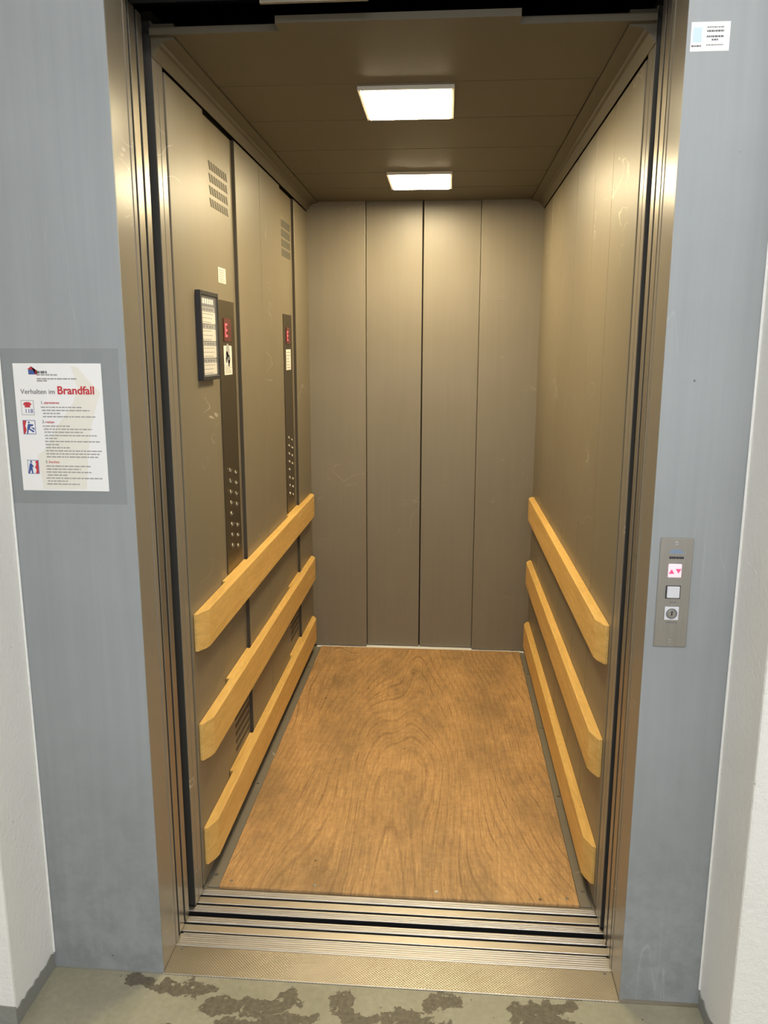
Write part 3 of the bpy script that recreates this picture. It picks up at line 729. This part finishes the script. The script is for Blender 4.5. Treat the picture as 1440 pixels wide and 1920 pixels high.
# ------------------------------------------------------------------ fire instruction sheet on the left facade
def fire_notice():
    X0, Z1 = -.8738, 1.6063; Wd, Hh = .21, .297; y = -.0012
    t = thing('fire_notice', 'white laminated fire instruction sheet reading Verhalten im Brandfall', 'notice', (X0 + Wd / 2, 0, Z1 - Hh))
    box('clear_film', -.905, -.622, -.0006, -.0001, 1.278, 1.640, 'film', t, label='clear adhesive film around the sheet')
    box('sheet', X0, X0 + Wd, y, -.0007, Z1 - Hh, Z1, 'paper', t, label='white printed sheet')
    P = lambda u, v: (X0 + u * Wd, y - .0004, Z1 - v * Hh)
    # pale cream sweep printed behind the text
    pts = [(.66, .02), (.74, .03), (.86, .14), (.97, .22), (.90, .36), (.82, .55), (.78, .75), (.74, .985), (.24, .985), (.22, .85), (.20, .72), (.34, .64), (.42, .52), (.55, .40), (.66, .30), (.72, .18)]
    prism('cream_print', [(X0 + u * Wd, Z1 - v * Hh) for u, v in pts], 1, y - .0002, y - .0001, flat('cream_print_ink', (0.74, 0.71, 0.63), .6), t)
    text('heading', 'Verhalten im', .0160, 'ink', t, P(.065, .235), R_FRONT)
    text('red_heading', 'Brandfall', .0255, 'ink_red', t, P(.485, .235), R_FRONT, bold=.0006)
    # house mark and sender
    mk = box('house_mark', P(.175, 0)[0], P(.25, 0)[0], y - .0005, y - .0002, P(0, .085)[2], P(0, .045)[2], 'ink_blue', t)
    prism('roof_mark', [(P(.165, 0)[0], P(0, .045)[2]), (P(.275, 0)[0], P(0, .055)[2]), (P(.275, 0)[0], P(0, .085)[2]), (P(.255, 0)[0], P(0, .085)[2]), (P(.255, 0)[0], P(0, .05)[2]), (P(.21, 0)[0], P(0, .024)[2])], 1, y - .0006, y - .0003, 'ink_red', t)
    rnd = random.Random(11)
    def row(u, v, u1, h=.0030, mat='ink_soft', bullet=False):
        bm = bmesh.new(); x = 0.0; end = (u1 - u) * Wd
        while x < end - .0015:
            w = min(rnd.uniform(.004, .014), end - x); add_box(bm, x, x + w, -.0002, 0, -h / 2, h / 2); x += w + .0018
        obj('print_line', bm, mat, t, P(u, v))
    row(.265, .068, .385, .0055, 'ink'); row(.265, .088, .50); row(.265, .118, .73); row(.265, .134, .38)
    # numbered paragraphs
    text('number', '1.', .0095, 'ink', t, P(.285, .312), R_FRONT); text('red_subheading', 'alarmieren', .0085, 'ink_red', t, P(.325, .312), R_FRONT)
    text('number', '2.', .0095, 'ink', t, P(.285, .462), R_FRONT); text('red_subheading', 'retten', .0085, 'ink_red', t, P(.325, .462), R_FRONT)
    text('number', '3.', .0095, 'ink', t, P(.285, .778), R_FRONT); text('red_subheading', 'löschen', .0085, 'ink_red', t, P(.325, .778), R_FRONT)
    for v, a, b_ in ((.338, .285, .76), (.362, .295, .84), (.386, .305, .50), (.411, .30, .91), (.485, .29, .60), (.509, .30, .85), (.533, .305, .76), (.559, .305, .90),
                     (.582, .31, .45), (.606, .30, .93), (.631, .305, .46), (.655, .305, .58), (.680, .305, .95), (.704, .305, .92), (.728, .305, .90),
                     (.802, .29, .81), (.826, .295, .69), (.850, .29, .81), (.874, .30, .53), (.898, .285, .93), (.922, .295, .53), (.946, .285, .67)):
        row(a, v, b_, .0026, 'ink_soft')
    # three pictograms in rounded squares
    def icon(v0, v1, kind):
        x0, x1 = P(.06, 0)[0], P(.205, 0)[0]
        if kind == 'fire': x0, x1 = P(.075, 0)[0], P(.205, 0)[0]
        z0, z1 = P(0, v1)[2], P(0, v0)[2]; w = x1 - x0; h = z1 - z0
        b0 = box('pictogram', x0, x1, y - .0005, y - .0002, z0, z1, 'ink_soft' if kind == 'phone' else 'ink_blue', t)
        e = .0012
        box('pictogram_field', x0 + e, x1 - e, y - .0007, y - .0005, z0 + e, z1 - e, 'paper', b0)
        Y0, Y1 = y - .0010, y - .0007
        if kind == 'phone':
            prism('handset', [(x0 + w * .2, z1 - h * .2), (x0 + w * .35, z1 - h * .12), (x0 + w * .65, z1 - h * .12), (x0 + w * .8, z1 - h * .2), (x0 + w * .82, z1 - h * .32), (x0 + w * .7, z1 - h * .34), (x0 + w * .72, z1 - h * .48), (x0 + w * .28, z1 - h * .48), (x0 + w * .3, z1 - h * .34), (x0 + w * .18, z1 - h * .32)], 1, Y0, Y1, 'ink_red', b0)
            text('number_118', '118', h * .40, 'ink_blue', b0, (x0 + w * .25, Y0, z0 + h * .14), R_FRONT)
        elif kind == 'rescue':
            prism('flame', [(x0 + e, z1 - e), (x0 + w * .32, z1 - e), (x0 + w * .2, z1 - h * .4), (x0 + w * .28, z0 + h * .3), (x0 + w * .15, z0 + e), (x0 + e, z0 + e)], 1, Y0, Y1, 'ink_red', b0)
            disc('figure_head', (x0 + w * .5, Y1, z1 - h * .16), (0, -1, 0), h * .07, .0003, 'ink_blue', b0, 14)
            prism('figure', [(x0 + w * .42, z1 - h * .26), (x0 + w * .85, z1 - h * .30), (x0 + w * .80, z1 - h * .42), (x0 + w * .6, z1 - h * .44), (x0 + w * .55, z1 - h * .6), (x0 + w * .9, z0 + h * .22), (x0 + w * .8, z0 + h * .12), (x0 + w * .45, z0 + h * .35), (x0 + w * .38, z0 + e), (x0 + w * .28, z0 + e), (x0 + w * .34, z1 - h * .55)], 1, Y0, Y1, 'ink_blue', b0)
            prism('carried_figure', [(x0 + w * .62, z1 - h * .5), (x0 + w * .92, z1 - h * .55), (x0 + w * .9, z0 + h * .28), (x0 + w * .78, z1 - h * .62)], 1, Y0, Y1, 'ink_blue', b0)
        else:
            prism('figure', [(x0 + w * .22, z1 - h * .22), (x0 + w * .38, z1 - h * .25), (x0 + w * .58, z1 - h * .52), (x0 + w * .42, z1 - h * .5), (x0 + w * .46, z0 + e), (x0 + w * .34, z0 + e), (x0 + w * .30, z0 + h * .3), (x0 + w * .15, z0 + e), (x0 + e, z0 + e), (x0 + w * .14, z1 - h * .5)], 1, Y0, Y1, 'ink_blue', b0)
            disc('figure_head', (x0 + w * .34, Y1, z1 - h * .13), (0, -1, 0), h * .075, .0003, 'ink_blue', b0, 14)
            prism('flame', [(x1 - e, z1 - e), (x1 - w * .3, z1 - h * .08), (x1 - w * .22, z1 - h * .3), (x1 - w * .34, z1 - h * .55), (x1 - w * .22, z0 + h * .3), (x1 - w * .3, z0 + e), (x1 - e, z0 + e)], 1, Y0, Y1, 'ink_red', b0)
    icon(.285, .400, 'phone'); icon(.440, .550, 'rescue'); icon(.755, .865, 'fire')
fire_notice()

# ------------------------------------------------------------------ hall ceiling lights (behind and above the viewer)
def tube(x, y, label):
    t = thing('hall_light', label, 'ceiling light', (x, y, 2.86), 'hall ceiling lights')
    box('housing', x - .75, x + .75, y - .10, y + .10, 2.90, 2.949, 'lampframe', t, bev=.004)
    box('diffuser', x - .74, x + .74, y - .09, y + .09, 2.868, 2.899, 'tube', t, bev=.006)
tube(0.5, -1.35, 'lit hall ceiling light nearer the lift front')
tube(0.3, -3.10, 'lit hall ceiling light farther from the lift front')
